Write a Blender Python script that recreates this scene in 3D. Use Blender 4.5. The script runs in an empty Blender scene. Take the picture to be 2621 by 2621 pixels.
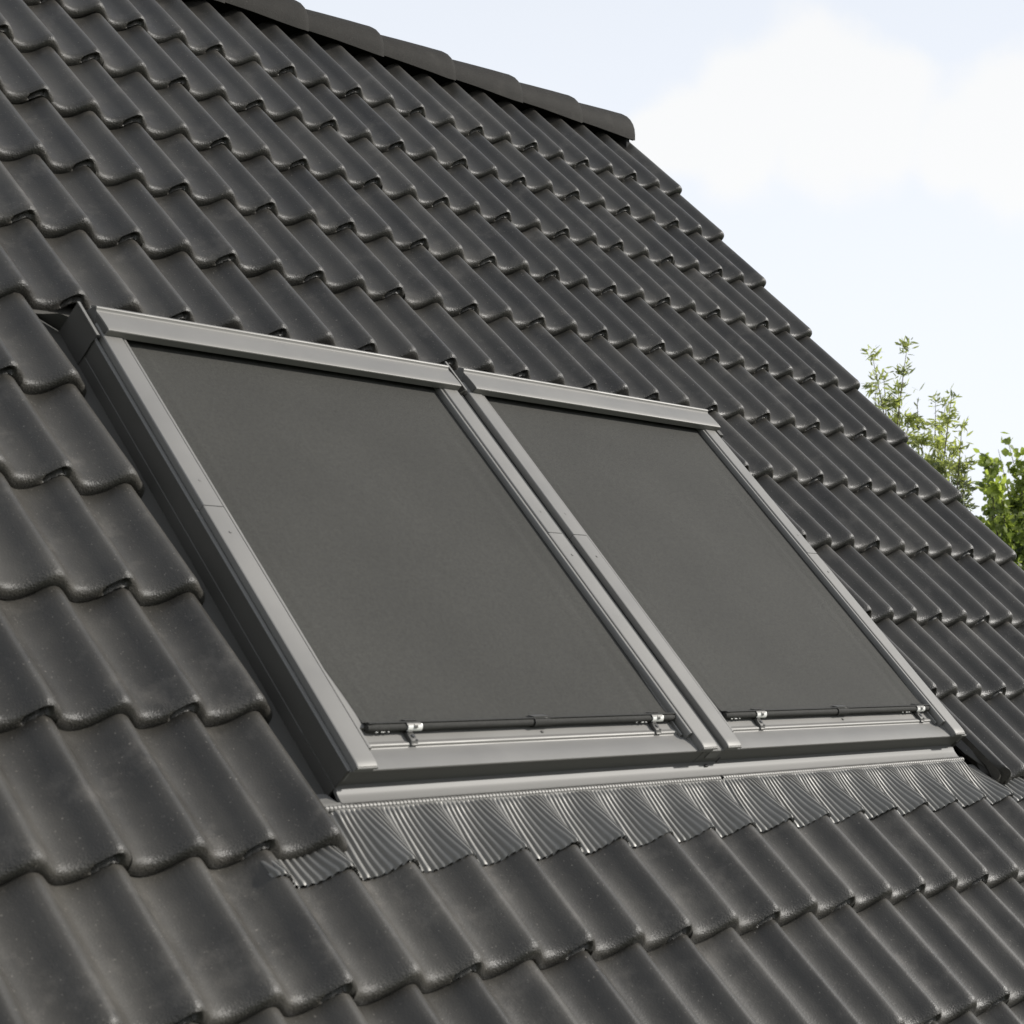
import bpy, bmesh, math, random
from mathutils import Vector, Matrix, noise
random.seed(7)
C = bpy.context.scene.collection
S = bpy.context.scene
rad = math.radians

# ------------------------------------------------------------------ place
# Roof frame: u along the eaves (to the right), v up the slope, w out of the roof.
PITCH = rad(47.15)
ROOF_O = Vector((0.0, 0.0, 6.6))            # verge edge of the top tile course
M_ROOF = Matrix.Translation(ROOF_O) @ Matrix.Rotation(PITCH, 4, 'X')

# ------------------------------------------------------------------ camera
cam = bpy.data.objects.new('camera', bpy.data.cameras.new('camera'))
C.objects.link(cam)
RX = Vector((0.680621048, -0.498273968, 0.537101519))
RY = Vector((0.060865425, -0.692117998, -0.719213513))
RZ = Vector((0.730102999, 0.522202767, -0.440742421))
CPOS = Vector((-5.914611546, -4.512946689, 1.977507769))
rot = Matrix((RX, -RY, -RZ)).transposed().to_4x4()
cam.matrix_world = M_ROOF @ Matrix.Translation(CPOS) @ rot
cam.data.sensor_width = 36
cam.data.lens = 36 * 4633.47 / 2621
cam.data.clip_start = 0.05
cam.data.clip_end = 3000
cam.data.dof.use_dof = True
cam.data.dof.focus_distance = 6.3
cam.data.dof.aperture_fstop = 10
S.camera = cam

def ray(x, y):
    """world direction through photo pixel (2621 px), with unit depth along the view axis"""
    d = RX * ((x - 1310.5) / 4633.47) + RY * ((y - 1310.5) / 4633.47) + RZ
    return (M_ROOF.to_3x3() @ d)
CAMW = M_ROOF @ CPOS

# ------------------------------------------------------------------ world and sun
SUN_R = Vector((0.90, 0.02, 1.0)).normalized()     # towards the sun, roof frame
SUN_W = (M_ROOF.to_3x3() @ SUN_R).normalized()
elev = math.asin(SUN_W.z)
azim = math.atan2(SUN_W.x, SUN_W.y)
world = bpy.data.worlds.new('World'); S.world = world
world.use_nodes = True
nt = world.node_tree; N = nt.nodes; L = nt.links
for n in list(N): N.remove(n)
out = N.new('ShaderNodeOutputWorld'); bg = N.new('ShaderNodeBackground')
sky = N.new('ShaderNodeTexSky'); sky.sky_type = 'NISHITA'; sky.sun_disc = False
sky.sun_elevation = elev; sky.sun_rotation = azim
sky.air_density = 1.0; sky.dust_density = 1.0; sky.ozone_density = 1.0
tc = N.new('ShaderNodeTexCoord'); sep = N.new('ShaderNodeSeparateXYZ')
L.new(tc.outputs['Generated'], sep.inputs[0])
# bright veil of thin haze, thick at the horizon and thinner towards the zenith
veil = N.new('ShaderNodeMapRange'); veil.inputs[1].default_value = 0.0; veil.inputs[2].default_value = 1.0
veil.inputs[3].default_value = 0.99; veil.inputs[4].default_value = 0.45; veil.interpolation_type = 'SMOOTHSTEP'
L.new(sep.outputs['Z'], veil.inputs[0])
nz = N.new('ShaderNodeTexNoise'); nz.inputs['Scale'].default_value = 14; nz.inputs['Detail'].default_value = 7
nz.inputs['Roughness'].default_value = 0.5
L.new(tc.outputs['Generated'], nz.inputs['Vector'])
nzb = N.new('ShaderNodeTexNoise'); nzb.inputs['Scale'].default_value = 3.0; nzb.inputs['Detail'].default_value = 6
L.new(tc.outputs['Generated'], nzb.inputs['Vector'])
acc = None
for (cx, cy, rx) in ((1660, 350, .028), (1760, 340, .036), (1900, 250, .036), (2060, 210, .042), (2210, 240, .036), (2240, 330, .040), (2080, 360, .045), (1900, 390, .042), (2440, 380, .030), (2580, 320, .036), (2700, 280, .045), (2640, 420, .040)):
    d = ray(cx, cy).normalized()
    sb = N.new('ShaderNodeVectorMath'); sb.operation = 'DISTANCE'; sb.inputs[1].default_value = d
    L.new(tc.outputs['Generated'], sb.inputs[0])
    mrr = N.new('ShaderNodeMapRange'); mrr.clamp = False
    mrr.inputs[1].default_value = 0; mrr.inputs[2].default_value = rx; mrr.inputs[3].default_value = 1; mrr.inputs[4].default_value = 0
    L.new(sb.outputs['Value'], mrr.inputs[0])
    if acc is None: acc = mrr.outputs[0]
    else:
        mx_ = N.new('ShaderNodeMath'); mx_.operation = 'SMOOTH_MAX'; mx_.inputs[2].default_value = .25
        L.new(acc, mx_.inputs[0]); L.new(mrr.outputs[0], mx_.inputs[1]); acc = mx_.outputs[0]
an = N.new('ShaderNodeMath'); an.operation = 'MULTIPLY_ADD'; an.inputs[1].default_value = 2.0; an.inputs[2].default_value = -1.0
L.new(nz.outputs['Fac'], an.inputs[0])
sm = N.new('ShaderNodeMath'); sm.operation = 'ADD'; L.new(acc, sm.inputs[0]); L.new(an.outputs[0], sm.inputs[1])
cl1 = N.new('ShaderNodeMapRange'); cl1.interpolation_type = 'SMOOTHSTEP'; cl1.inputs[1].default_value = -0.05; cl1.inputs[2].default_value = 0.55
L.new(sm.outputs[0], cl1.inputs[0])
cl2 = N.new('ShaderNodeMapRange'); cl2.interpolation_type = 'SMOOTHSTEP'; cl2.inputs[1].default_value = 0.5; cl2.inputs[2].default_value = 0.85; cl2.inputs[4].default_value = 0.5
L.new(nzb.outputs['Fac'], cl2.inputs[0])
cr = N.new('ShaderNodeMath'); cr.operation = 'MAXIMUM'; L.new(cl1.outputs[0], cr.inputs[0]); L.new(cl2.outputs[0], cr.inputs[1])
hz = N.new('ShaderNodeMix'); hz.data_type = 'RGBA'
hz.inputs[7].default_value = (9.6, 10.0, 10.7, 1)
L.new(veil.outputs[0], hz.inputs[0]); L.new(sky.outputs[0], hz.inputs[6])
cl = N.new('ShaderNodeMix'); cl.data_type = 'RGBA'
cl.inputs[7].default_value = (10.1, 9.95, 9.6, 1)
mul = N.new('ShaderNodeMath'); mul.operation = 'MULTIPLY'; mul.inputs[1].default_value = 0.62
L.new(cr.outputs[0], mul.inputs[0]); L.new(mul.outputs[0], cl.inputs[0])
L.new(hz.outputs[2], cl.inputs[6])
L.new(cl.outputs[2], bg.inputs['Color']); bg.inputs['Strength'].default_value = 0.1
L.new(bg.outputs[0], out.inputs['Surface'])

sl = bpy.data.lights.new('sun', 'SUN'); sl.energy = 4.9; sl.angle = rad(2); sl.color = (1.0, 0.965, 0.91)
so = bpy.data.objects.new('sun', sl); C.objects.link(so)
so.rotation_euler = SUN_W.to_track_quat('Z', 'Y').to_euler(); so.location = (20, 5, 30)
S.view_settings.view_transform = 'Standard'; S.view_settings.look = 'None'
S.view_settings.gamma = 1; S.view_settings.exposure = 0.0
S.view_settings.use_curve_mapping = False

# ------------------------------------------------------------------ materials
def mat(name, col, rough=0.5, nose=False, metal=0.0, spec=0.5, var=0.0, vscale=5.0, bump=0.0, bscale=200.0, bdist=0.001,
        rvar=0.0, objvar=0.0, speck=0.0, coat=0.0):
    m = bpy.data.materials.new(name); m.use_nodes = True
    t = m.node_tree; b = t.nodes['Principled BSDF']
    b.inputs['Base Color'].default_value = (*col, 1); b.inputs['Roughness'].default_value = rough
    b.inputs['Metallic'].default_value = metal; b.inputs['Specular IOR Level'].default_value = spec
    if coat: b.inputs['Coat Weight'].default_value = coat; b.inputs['Coat Roughness'].default_value = 0.25
    c = t.nodes.new('ShaderNodeTexCoord')
    oi = t.nodes.new('ShaderNodeObjectInfo')
    add = t.nodes.new('ShaderNodeVectorMath'); add.operation = 'ADD'
    sc = t.nodes.new('ShaderNodeMath'); sc.operation = 'MULTIPLY'; sc.inputs[1].default_value = 37.0
    t.links.new(oi.outputs['Random'], sc.inputs[0])
    t.links.new(c.outputs['Object'], add.inputs[0]); t.links.new(sc.outputs[0], add.inputs[1])
    vec = add.outputs[0]
    if var:
        n = t.nodes.new('ShaderNodeTexNoise'); n.inputs['Scale'].default_value = vscale; n.inputs['Detail'].default_value = 6
        n.inputs['Roughness'].default_value = 0.6
        t.links.new(vec, n.inputs['Vector'])
        mr = t.nodes.new('ShaderNodeMapRange'); mr.inputs[1].default_value = 0.3; mr.inputs[2].default_value = 0.7
        mr.inputs[3].default_value = 1 - var; mr.inputs[4].default_value = 1 + var
        t.links.new(n.outputs['Fac'], mr.inputs[0])
        last = mr.outputs[0]
        if objvar:
            mo = t.nodes.new('ShaderNodeMapRange'); mo.inputs[3].default_value = 1 - objvar; mo.inputs[4].default_value = 1 + objvar
            t.links.new(oi.outputs['Random'], mo.inputs[0])
            mm = t.nodes.new('ShaderNodeMath'); mm.operation = 'MULTIPLY'
            t.links.new(last, mm.inputs[0]); t.links.new(mo.outputs[0], mm.inputs[1]); last = mm.outputs[0]
        vm = t.nodes.new('ShaderNodeVectorMath'); vm.operation = 'SCALE'
        vm.inputs[0].default_value = col; t.links.new(last, vm.inputs['Scale'])
        colout = vm.outputs[0]
        if speck:
            n3 = t.nodes.new('ShaderNodeTexNoise'); n3.inputs['Scale'].default_value = 210; n3.inputs['Detail'].default_value = 2
            t.links.new(vec, n3.inputs['Vector'])
            m3 = t.nodes.new('ShaderNodeMapRange'); m3.inputs[1].default_value = 0.68; m3.inputs[2].default_value = 0.76
            t.links.new(n3.outputs['Fac'], m3.inputs[0])
            n4 = t.nodes.new('ShaderNodeTexNoise'); n4.inputs['Scale'].default_value = 9; n4.inputs['Detail'].default_value = 8
            n4.inputs['Roughness'].default_value = 0.7; t.links.new(vec, n4.inputs['Vector'])
            m4 = t.nodes.new('ShaderNodeMapRange'); m4.inputs[1].default_value = 0.55; m4.inputs[2].default_value = 0.75
            m4.inputs[4].default_value = 0.35
            t.links.new(n4.outputs['Fac'], m4.inputs[0])
            mx0 = t.nodes.new('ShaderNodeMath'); mx0.operation = 'MAXIMUM'
            t.links.new(m3.outputs[0], mx0.inputs[0]); t.links.new(m4.outputs[0], mx0.inputs[1])
            ms = t.nodes.new('ShaderNodeMath'); ms.operation = 'MULTIPLY'; ms.inputs[1].default_value = speck
            t.links.new(mx0.outputs[0], ms.inputs[0])
            mx = t.nodes.new('ShaderNodeMix'); mx.data_type = 'RGBA'; mx.inputs[7].default_value = (0.17, 0.155, 0.135, 1)
            t.links.new(ms.outputs[0], mx.inputs[0]); t.links.new(colout, mx.inputs[6]); colout = mx.outputs[2]
        t.links.new(colout, b.inputs['Base Color'])
        if rvar:
            r = t.nodes.new('ShaderNodeMapRange'); r.inputs[1].default_value = 0.3; r.inputs[2].default_value = 0.7
            r.inputs[3].default_value = rough - rvar; r.inputs[4].default_value = rough + rvar
            t.links.new(n.outputs['Fac'], r.inputs[0]); t.links.new(r.outputs[0], b.inputs['Roughness'])
    if bump:
        n2 = t.nodes.new('ShaderNodeTexNoise'); n2.inputs['Scale'].default_value = bscale; n2.inputs['Detail'].default_value = 3
        t.links.new(vec, n2.inputs['Vector'])
        bp = t.nodes.new('ShaderNodeBump'); bp.inputs['Strength'].default_value = bump; bp.inputs['Distance'].default_value = bdist
        t.links.new(n2.outputs['Fac'], bp.inputs['Height']); t.links.new(bp.outputs[0], b.inputs['Normal'])
        if nose:                                     # coarser sand face on the rounded front edge of each tile
            sx = t.nodes.new('ShaderNodeSeparateXYZ'); t.links.new(c.outputs['Object'], sx.inputs[0])
            q = t.nodes.new('ShaderNodeMapRange'); q.inputs[1].default_value = 0.004; q.inputs[2].default_value = 0.035
            q.inputs[3].default_value = 1.0; q.inputs[4].default_value = bump
            t.links.new(sx.outputs['Y'], q.inputs[0]); t.links.new(q.outputs[0], bp.inputs['Strength'])
    return m

M = {}
M['tile'] = mat('concrete_tile', (0.0410, 0.0380, 0.0325), rough=0.44, spec=0.40, var=0.3, vscale=6, bump=0.26, bscale=260,
                bdist=0.0020, rvar=0.08, objvar=0.16, speck=1.0, nose=True)
M['ridge'] = mat('ridge_tile', (0.021, 0.0193, 0.0165), rough=0.7, spec=0.12, var=0.14, vscale=14, bump=1.0, bscale=300,
                 bdist=0.0012, speck=0.25)
M['rough_concrete'] = mat('broken_concrete', (0.075, 0.072, 0.064), rough=0.8, spec=0.3, var=0.3, vscale=60, bump=1.0, bscale=160, bdist=0.003)
M['metal'] = mat('grey_lacquered_aluminium', (0.178, 0.172, 0.160), rough=0.5, metal=0.15, spec=0.35, var=0.07, vscale=4, bump=0.10, bscale=18, rvar=0.06)
M['pan'] = mat('shade_toned_flashing_sheet', (0.078, 0.0745, 0.067), rough=0.55, metal=0.15, spec=0.3, var=0.06, vscale=6, bump=0.1, bscale=25)  # flashing grey, darkened so the shade of upright faces sits in the colour
M['apron'] = mat('pleated_flashing_sheet', (0.165, 0.160, 0.147), rough=0.42, metal=0.2, spec=0.4, var=0.09, vscale=9, bump=0.2, bscale=60)
M['strip'] = mat('grey_strip_metal', (0.135, 0.131, 0.122), rough=0.5, spec=0.35, var=0.05, vscale=5)
M['shaded_wallsheet'] = mat('shade_toned_wall_sheet', (0.11, 0.106, 0.097), rough=0.5, spec=0.35, var=0.05, vscale=5)  # same product grey, darkened to paint in the front wall's shade
M['dark'] = mat('black_plastic', (0.02, 0.02, 0.02), rough=0.4)
M['steel'] = mat('clip_steel', (0.09, 0.087, 0.08), rough=0.5, metal=0.4, var=0.1, vscale=80)
M['white'] = mat('white_plastic', (0.75, 0.74, 0.70), rough=0.4)
M['felt'] = mat('dark_roof_membrane', (0.012, 0.012, 0.012), rough=0.9)
M['wood'] = mat('batten_wood', (0.12, 0.075, 0.045), rough=0.8, var=0.2, vscale=12)
M['render'] = mat('lime_render', (0.55, 0.52, 0.46), rough=0.85, var=0.06, vscale=8, bump=0.3, bscale=60)
M['grass'] = mat('mown_grass', (0.05, 0.075, 0.028), rough=0.9, var=0.35, vscale=0.8, bump=1.0, bscale=30, bdist=0.05)
M['bark'] = mat('tree_bark', (0.10, 0.085, 0.065), rough=0.9, var=0.3, vscale=9, bump=1.0, bscale=25, bdist=0.02)

def fabric_mat(name, col, warp):
    m = bpy.data.materials.new(name); m.use_nodes = True
    t = m.node_tree; b = t.nodes['Principled BSDF']
    b.inputs['Roughness'].default_value = 0.8; b.inputs['Specular IOR Level'].default_value = 0.22
    c = t.nodes.new('ShaderNodeTexCoord')
    h = []
    for ax, s in ((55, 360), (-35, 360)):
        mp = t.nodes.new('ShaderNodeMapping'); mp.inputs['Rotation'].default_value = (0, 0, rad(ax))
        t.links.new(c.outputs['Object'], mp.inputs[0])
        w = t.nodes.new('ShaderNodeTexWave'); w.inputs['Scale'].default_value = s / 6.283 * 2; w.inputs['Distortion'].default_value = 0.0
        t.links.new(mp.outputs[0], w.inputs[0]); h.append(w.outputs['Fac'])
    mx = t.nodes.new('ShaderNodeMath'); mx.operation = 'MULTIPLY'
    t.links.new(h[0], mx.inputs[0]); t.links.new(h[1], mx.inputs[1])
    n = t.nodes.new('ShaderNodeTexNoise'); n.inputs['Scale'].default_value = 120; n.inputs['Detail'].default_value = 5; n.inputs['Roughness'].default_value = 0.8
    t.links.new(c.outputs['Object'], n.inputs['Vector'])
    n2 = t.nodes.new('ShaderNodeTexNoise'); n2.inputs['Scale'].default_value = 2.2; n2.inputs['Detail'].default_value = 5
    t.links.new(c.outputs['Object'], n2.inputs['Vector'])
    a = t.nodes.new('ShaderNodeMath'); a.operation = 'MULTIPLY_ADD'; a.inputs[1].default_value = warp; 
    t.links.new(n.outputs['Fac'], a.inputs[0]); t.links.new(mx.outputs[0], a.inputs[2])
    mr = t.nodes.new('ShaderNodeMapRange'); mr.inputs[1].default_value = 0.2; mr.inputs[2].default_value = 1.3
    mr.inputs[3].default_value = 0.35; mr.inputs[4].default_value = 1.9
    t.links.new(a.outputs[0], mr.inputs[0])
    m2 = t.nodes.new('ShaderNodeMapRange'); m2.inputs[1].default_value = 0.3; m2.inputs[2].default_value = 0.7
    m2.inputs[3].default_value = 0.88; m2.inputs[4].default_value = 1.14
    t.links.new(n2.outputs['Fac'], m2.inputs[0])
    mm = t.nodes.new('ShaderNodeMath'); mm.operation = 'MULTIPLY'
    t.links.new(mr.outputs[0], mm.inputs[0]); t.links.new(m2.outputs[0], mm.inputs[1])
    v = t.nodes.new('ShaderNodeVectorMath'); v.operation = 'SCALE'; v.inputs[0].default_value = col
    t.links.new(mm.outputs[0], v.inputs['Scale']); t.links.new(v.outputs[0], b.inputs['Base Color'])
    bp = t.nodes.new('ShaderNodeBump'); bp.inputs['Strength'].default_value = 0.3; bp.inputs['Distance'].default_value = 0.0006
    t.links.new(a.outputs[0], bp.inputs['Height']); t.links.new(bp.outputs[0], b.inputs['Normal'])
    return m
M['fabric'] = fabric_mat('black_mesh_fabric', (0.0355, 0.0346, 0.0305), 1.0)
M['barfabric'] = fabric_mat('black_bar_fabric', (0.036, 0.0352, 0.032), 0.9)

g = bpy.data.materials.new('window_glass'); g.use_nodes = True
gb = g.node_tree.nodes['Principled BSDF']; gb.inputs['Base Color'].default_value = (0.02, 0.025, 0.025, 1); gb.inputs['Roughness'].default_value = 0.03
M['glass'] = g

def leaf_mat(name, c1, c2, trans):
    m = bpy.data.materials.new(name); m.use_nodes = True
    t = m.node_tree; t.nodes.remove(t.nodes['Principled BSDF'])
    o = t.nodes['Material Output']
    at = t.nodes.new('ShaderNodeAttribute'); at.attribute_name = 'tint'
    mx = t.nodes.new('ShaderNodeMix'); mx.data_type = 'RGBA'
    mx.inputs[6].default_value = (*c1, 1); mx.inputs[7].default_value = (*c2, 1)
    t.links.new(at.outputs['Fac'], mx.inputs[0])
    d = t.nodes.new('ShaderNodeBsdfPrincipled'); d.inputs['Roughness'].default_value = 0.5
    tr = t.nodes.new('ShaderNodeBsdfTranslucent')
    t.links.new(mx.outputs[2], d.inputs['Base Color'])
    sc = t.nodes.new('ShaderNodeVectorMath'); sc.operation = 'MULTIPLY'; sc.inputs[1].default_value = (1.7, 1.8, 0.9)
    t.links.new(mx.outputs[2], sc.inputs[0]); t.links.new(sc.outputs[0], tr.inputs['Color'])
    ms = t.nodes.new('ShaderNodeMixShader'); ms.inputs[0].default_value = trans
    t.links.new(d.outputs[0], ms.inputs[1]); t.links.new(tr.outputs[0], ms.inputs[2])
    t.links.new(ms.outputs[0], o.inputs['Surface'])
    return m
M['willow_leaf'] = leaf_mat('narrow_leaf', (0.075, 0.09, 0.07), (0.32, 0.34, 0.14), 0.5)
M['oak_leaf'] = leaf_mat('broad_leaf', (0.06, 0.085, 0.035), (0.27, 0.31, 0.09), 0.55)

# ------------------------------------------------------------------ helpers
def thing(name, label, cat, o=(0, 0, 0), group=None, roof=True):
    e = bpy.data.objects.new(name, None); C.objects.link(e); e.empty_display_size = 0.1
    e['label'] = label; e['category'] = cat
    if group: e['group'] = group
    if roof: e.matrix_world = M_ROOF @ Matrix.Translation(Vector(o)); e['_o'] = list(o)
    else: e.location = o; e['_o'] = [0, 0, 0]
    return e

def mesh_of(name, verts, faces, m, smooth=None):
    me = bpy.data.meshes.new(name); me.from_pydata([tuple(v) for v in verts], [], faces)
    me.validate(); me.update()
    if m: me.materials.append(m)
    if smooth is not None:
        for p in me.polygons: p.use_smooth = True
        if smooth < 180: me.set_sharp_from_angle(angle=rad(smooth))
    return me

def part(name, parent, me, o=None, origin=None, label=None, kind=None):
    """mesh given in the roof frame; shifted so that its origin sits at the parent's (or at origin)"""
    ob = bpy.data.objects.new(name, me); C.objects.link(ob)
    if parent is not None:
        ob.parent = parent
    if label: ob['label'] = label
    if kind: ob['kind'] = kind
    return ob

class MB:
    """collects polygons in roof coordinates"""
    def __init__(s): s.v = []; s.f = []
    def poly(s, pts):
        n = len(s.v); s.v += [tuple(p) for p in pts]; s.f.append(list(range(n, n + len(pts))))
    def box(s, u0, u1, v0, v1, w0, w1):
        n = len(s.v)
        s.v += [(u, v, w) for u in (u0, u1) for v in (v0, v1) for w in (w0, w1)]
        s.f += [[n+0, n+1, n+3, n+2], [n+4, n+6, n+7, n+5], [n+0, n+4, n+5, n+1], [n+2, n+3, n+7, n+6], [n+0, n+2, n+6, n+4], [n+1, n+5, n+7, n+3]]
    def ext(s, prof, fn, a, b, closed=True, caps=True):
        """extrude a 2-D profile between parameters a and b; fn(p, q, t) -> point"""
        n = len(s.v); k = len(prof)
        s.v += [fn(p, q, a) for p, q in prof] + [fn(p, q, b) for p, q in prof]
        for i in range(k if closed else k - 1):
            j = (i + 1) % k; s.f.append([n + i, n + j, n + k + j, n + k + i])
        if caps and closed:
            s.f.append([n + i for i in range(k)][::-1]); s.f.append([n + k + i for i in range(k)])
    def ext_u(s, prof_vw, u0, u1, **kw): s.ext(prof_vw, lambda p, q, t: (t, p, q), u0, u1, **kw)
    def ext_v(s, prof_uw, v0, v1, **kw): s.ext(prof_uw, lambda p, q, t: (p, t, q), v0, v1, **kw)
    def tube(s, p0, p1, r, n=16, caps=True, r1=None):
        p0 = Vector(p0); p1 = Vector(p1); d = (p1 - p0).normalized()
        a = d.orthogonal().normalized(); b = d.cross(a); k = len(s.v); r1 = r if r1 is None else r1
        for p, q in ((p0, r), (p1, r1)):
            for i in range(n):
                t = 2 * math.pi * i / n; s.v.append(tuple(p + (a * math.cos(t) + b * math.sin(t)) * q))
        for i in range(n):
            j = (i + 1) % n; s.f.append([k + i, k + j, k + n + j, k + n + i])
        if caps: s.f.append([k + i for i in range(n)][::-1]); s.f.append([k + n + i for i in range(n)])
    def grid(s, rows):
        n = len(s.v); R = len(rows); K = len(rows[0])
        for r in rows: s.v += [tuple(p) for p in r]
        for i in range(R - 1):
            for j in range(K - 1):
                a = n + i * K + j; s.f.append([a, a + 1, a + K + 1, a + K])
    def build(s, name, m, parent, smooth=None, label=None, kind=None, bevel=0, shift=True):
        o = Vector(parent['_o']) if (parent is not None and shift and '_o' in parent) else Vector((0, 0, 0))
        me = mesh_of(name, [Vector(p) - o for p in s.v], s.f, m, None)
        bm = bmesh.new(); bm.from_mesh(me)
        bmesh.ops.remove_doubles(bm, verts=bm.verts, dist=1e-6)
        bmesh.ops.recalc_face_normals(bm, faces=bm.faces)
        if bevel:
            es = [e for e in bm.edges if len(e.link_faces) == 2 and e.calc_face_angle(0) > rad(35)]
            bmesh.ops.bevel(bm, geom=es, offset=bevel, segments=2, affect='EDGES', profile=0.5, clamp_overlap=True)
        bm.to_mesh(me); bm.free()
        if smooth is not None or bevel:
            for p in me.polygons: p.use_smooth = True
            me.set_sharp_from_angle(angle=rad(smooth if smooth is not None else 40))
        ob = part(name, parent, me, label=label, kind=kind)
        if '_o' not in ob and parent is not None and '_o' in parent: ob['_o'] = list(parent['_o'])
        return ob

def lerp(a, b, t): return a + (b - a) * t
def sstep(a, b, x):
    t = max(0.0, min(1.0, (x - a) / (b - a))); return t * t * (3 - 2 * t)

# ------------------------------------------------------------------ tile shape
GA = 0.3089
ROWV = [0.0025, -0.308, -0.6161, -0.9311, -1.2379, -1.5449, -1.8518, -2.1599, -2.4735, -2.783, -3.0939, -3.3904, -3.6995, -4.009, -4.318, -4.627]
U0 = -0.02                                      # crest of lobe 0
CRW = 0.010                                     # crest height at the nose
SLOPE = 0.098
KEY = [(0, 0), (.010, -.002), (.020, -.0075), (.033, -.020), (.045, -.0325), (.057, -.0405), (.070, -.043), (.085, -.0415),
       (.100, -.036), (.115, -.0265), (.130, -.0125), (.142, -.003), (.150, 0)]
def wave(du):
    x = du % 0.15
    for i in range(len(KEY) - 1):
        if x <= KEY[i + 1][0]:
            x0, y0 = KEY[i]; x1, y1 = KEY[i + 1]
            def sl(k):
                a = KEY[k - 1] if k > 0 else (KEY[-2][0] - .15, KEY[-2][1]); b = KEY[k + 1] if k < len(KEY) - 1 else (KEY[1][0] + .15, KEY[1][1])
                return (b[1] - a[1]) / (b[0] - a[0])
            t = (x - x0) / (x1 - x0); h = x1 - x0; m0 = sl(i) * h; m1 = sl(i + 1) * h
            return (2*t**3-3*t**2+1)*y0 + (t**3-2*t**2+t)*m0 + (-2*t**3+3*t**2)*y1 + (t**3-t**2)*m1
    return 0.0
def course_w(row, u, v):
    """top surface height of course row at (u, v)"""
    return CRW + wave(u - U0) - SLOPE * (v - ROWV[row])

def tile_mesh(name, x0, x1, seed, notch=True, under=True, edge_wall=0.018, TL=0.40, rough_left=False, rough_right=False, skew=False):
    """tile with the crest of its right lobe at x=0 and its nose front at y=0"""
    rnd = random.Random(seed)
    xs = []
    x = x0
    while x < x1 - 1e-6:
        xs.append(x)
        step = 0.0042 if (notch and -0.042 < x < 0.016) else 0.0095
        x += step
    xs.append(x1)
    # nose path: (y, drop) from the underside round to the flat, then up the slope
    path = [(0.006, .034), (0.0005, .0325), (-0.0015, .027), (-0.0015, .019), (0.000, .012), (0.003, .0065), (0.0075, .0028), (0.013, .0008), (0.020, 0.0), (0.034, .0004), (0.11, 0), (0.25, 0), (TL, 0), (TL + .004, .004), (TL + .004, .018), (0.05, .018)]
    verts = []; K = len(path)
    for xi, x in enumerate(xs):
        z0 = wave(x)
        if under:                                # left rim slips under the neighbour
            z0 -= 0.006 * (1 - sstep(x0 + .006, x0 + .024, x))
        rag = (rnd.random() - .5) * 0.0022
        for j, (y, d) in enumerate(path):
            yy = y; dd = d
            if j in (0, 1, 2): dd += rag * (1.2 if j < 2 else .5)
            if j == 1: yy += (rnd.random() - .5) * 0.0015
            nn = noise.noise(Vector((x * 9 + seed * 3.1, y * 7, seed))) * 0.0009
            if notch and -0.038 < x < 0.013 and j in (0, 1, 2, 3, 4):
                e = min(x + 0.038, 0.013 - x)
                k = sstep(0, 0.006, e)
                q = noise.noise(Vector((x * 260, j * 1.7, seed * 5.0)))
                if j <= 2: yy += k * (0.0010 + 0.004 * q)
                elif j == 3: yy += k * (0.016 + 0.012 * q); dd += k * .002 * q
                elif j == 4: yy += k * (0.004 + 0.003 * q); dd -= k * 0.002 * (1 + q)
            px = x
            if rough_left and xi == 0: px += noise.noise(Vector((y * 40, d * 90, seed))) * 0.004
            if rough_right and xi == len(xs) - 1: px += noise.noise(Vector((y * 40, d * 90, seed))) * 0.002
            if skew: px = max(px, .010 - .52 * max(0, yy) + noise.noise(Vector((yy * 60, 3, 1))) * .003)
            verts.append((px, yy, z0 + nn - dd - SLOPE * max(0.0, yy)))
    faces = []
    for i in range(len(xs) - 1):
        for j in range(K):
            jj = (j + 1) % K
            faces.append([i * K + j, (i + 1) * K + j, (i + 1) * K + jj, i * K + jj])
    faces.append([j for j in range(K)]); faces.append([(len(xs) - 1) * K + j for j in range(K)][::-1])
    me = mesh_of(name, verts, faces, M['tile'])
    bm = bmesh.new(); bm.from_mesh(me); bmesh.ops.recalc_face_normals(bm, faces=bm.faces); bm.to_mesh(me); bm.free()
    for p in me.polygons: p.use_smooth = True
    me.set_sharp_from_angle(angle=rad(48))
    return me

SHORT = [tile_mesh('roof_tile', -0.268, 0.040, s, TL=0.262) for s in (51, 52, 53)]
FULL = [tile_mesh('roof_tile', -0.268, 0.040, s) for s in (1, 2, 3, 4, 5)]
VERGE = [tile_mesh('roof_tile', -0.268, 0.020, s, notch=False) for s in (11, 12)]
LEFTCUT = [tile_mesh('roof_tile', -0.136, 0.056, s, notch=False, rough_right=True) for s in (21, 22)]
HALF = [tile_mesh('roof_tile', -0.136, 0.040, s, notch=False) for s in (31, 32)]
SKEW = [tile_mesh('roof_tile', -0.060, 0.036, 45, under=False, skew=True)]
SLIVER = [tile_mesh('roof_tile', -0.030, 0.036, s, under=False, rough_left=True) for s in (41, 42)]

# ------------------------------------------------------------------ setting: ground
mb = MB(); mb.grid([[(x, y, 0) for x in (-600, -60, -20, 20, 60, 600)] for y in (-600, -60, -20, 20, 60, 600)])
gr = mb.build('ground', M['grass'], None); gr['kind'] = 'structure'

# ------------------------------------------------------------------ house
house = thing('house', 'steep dark grey tiled house roof carrying two roof windows', 'house', (0, 0, 0))
cP, sP = math.cos(PITCH), math.sin(PITCH)
def hz2r(h, z):                                   # horizontal / vertical offset -> (v, w)
    return (h * cP + z * sP, -h * sP + z * cP)
HR, ZR = 0.362, 0.30                              # ridge axis (horizontal distance, height above roof origin)
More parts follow.
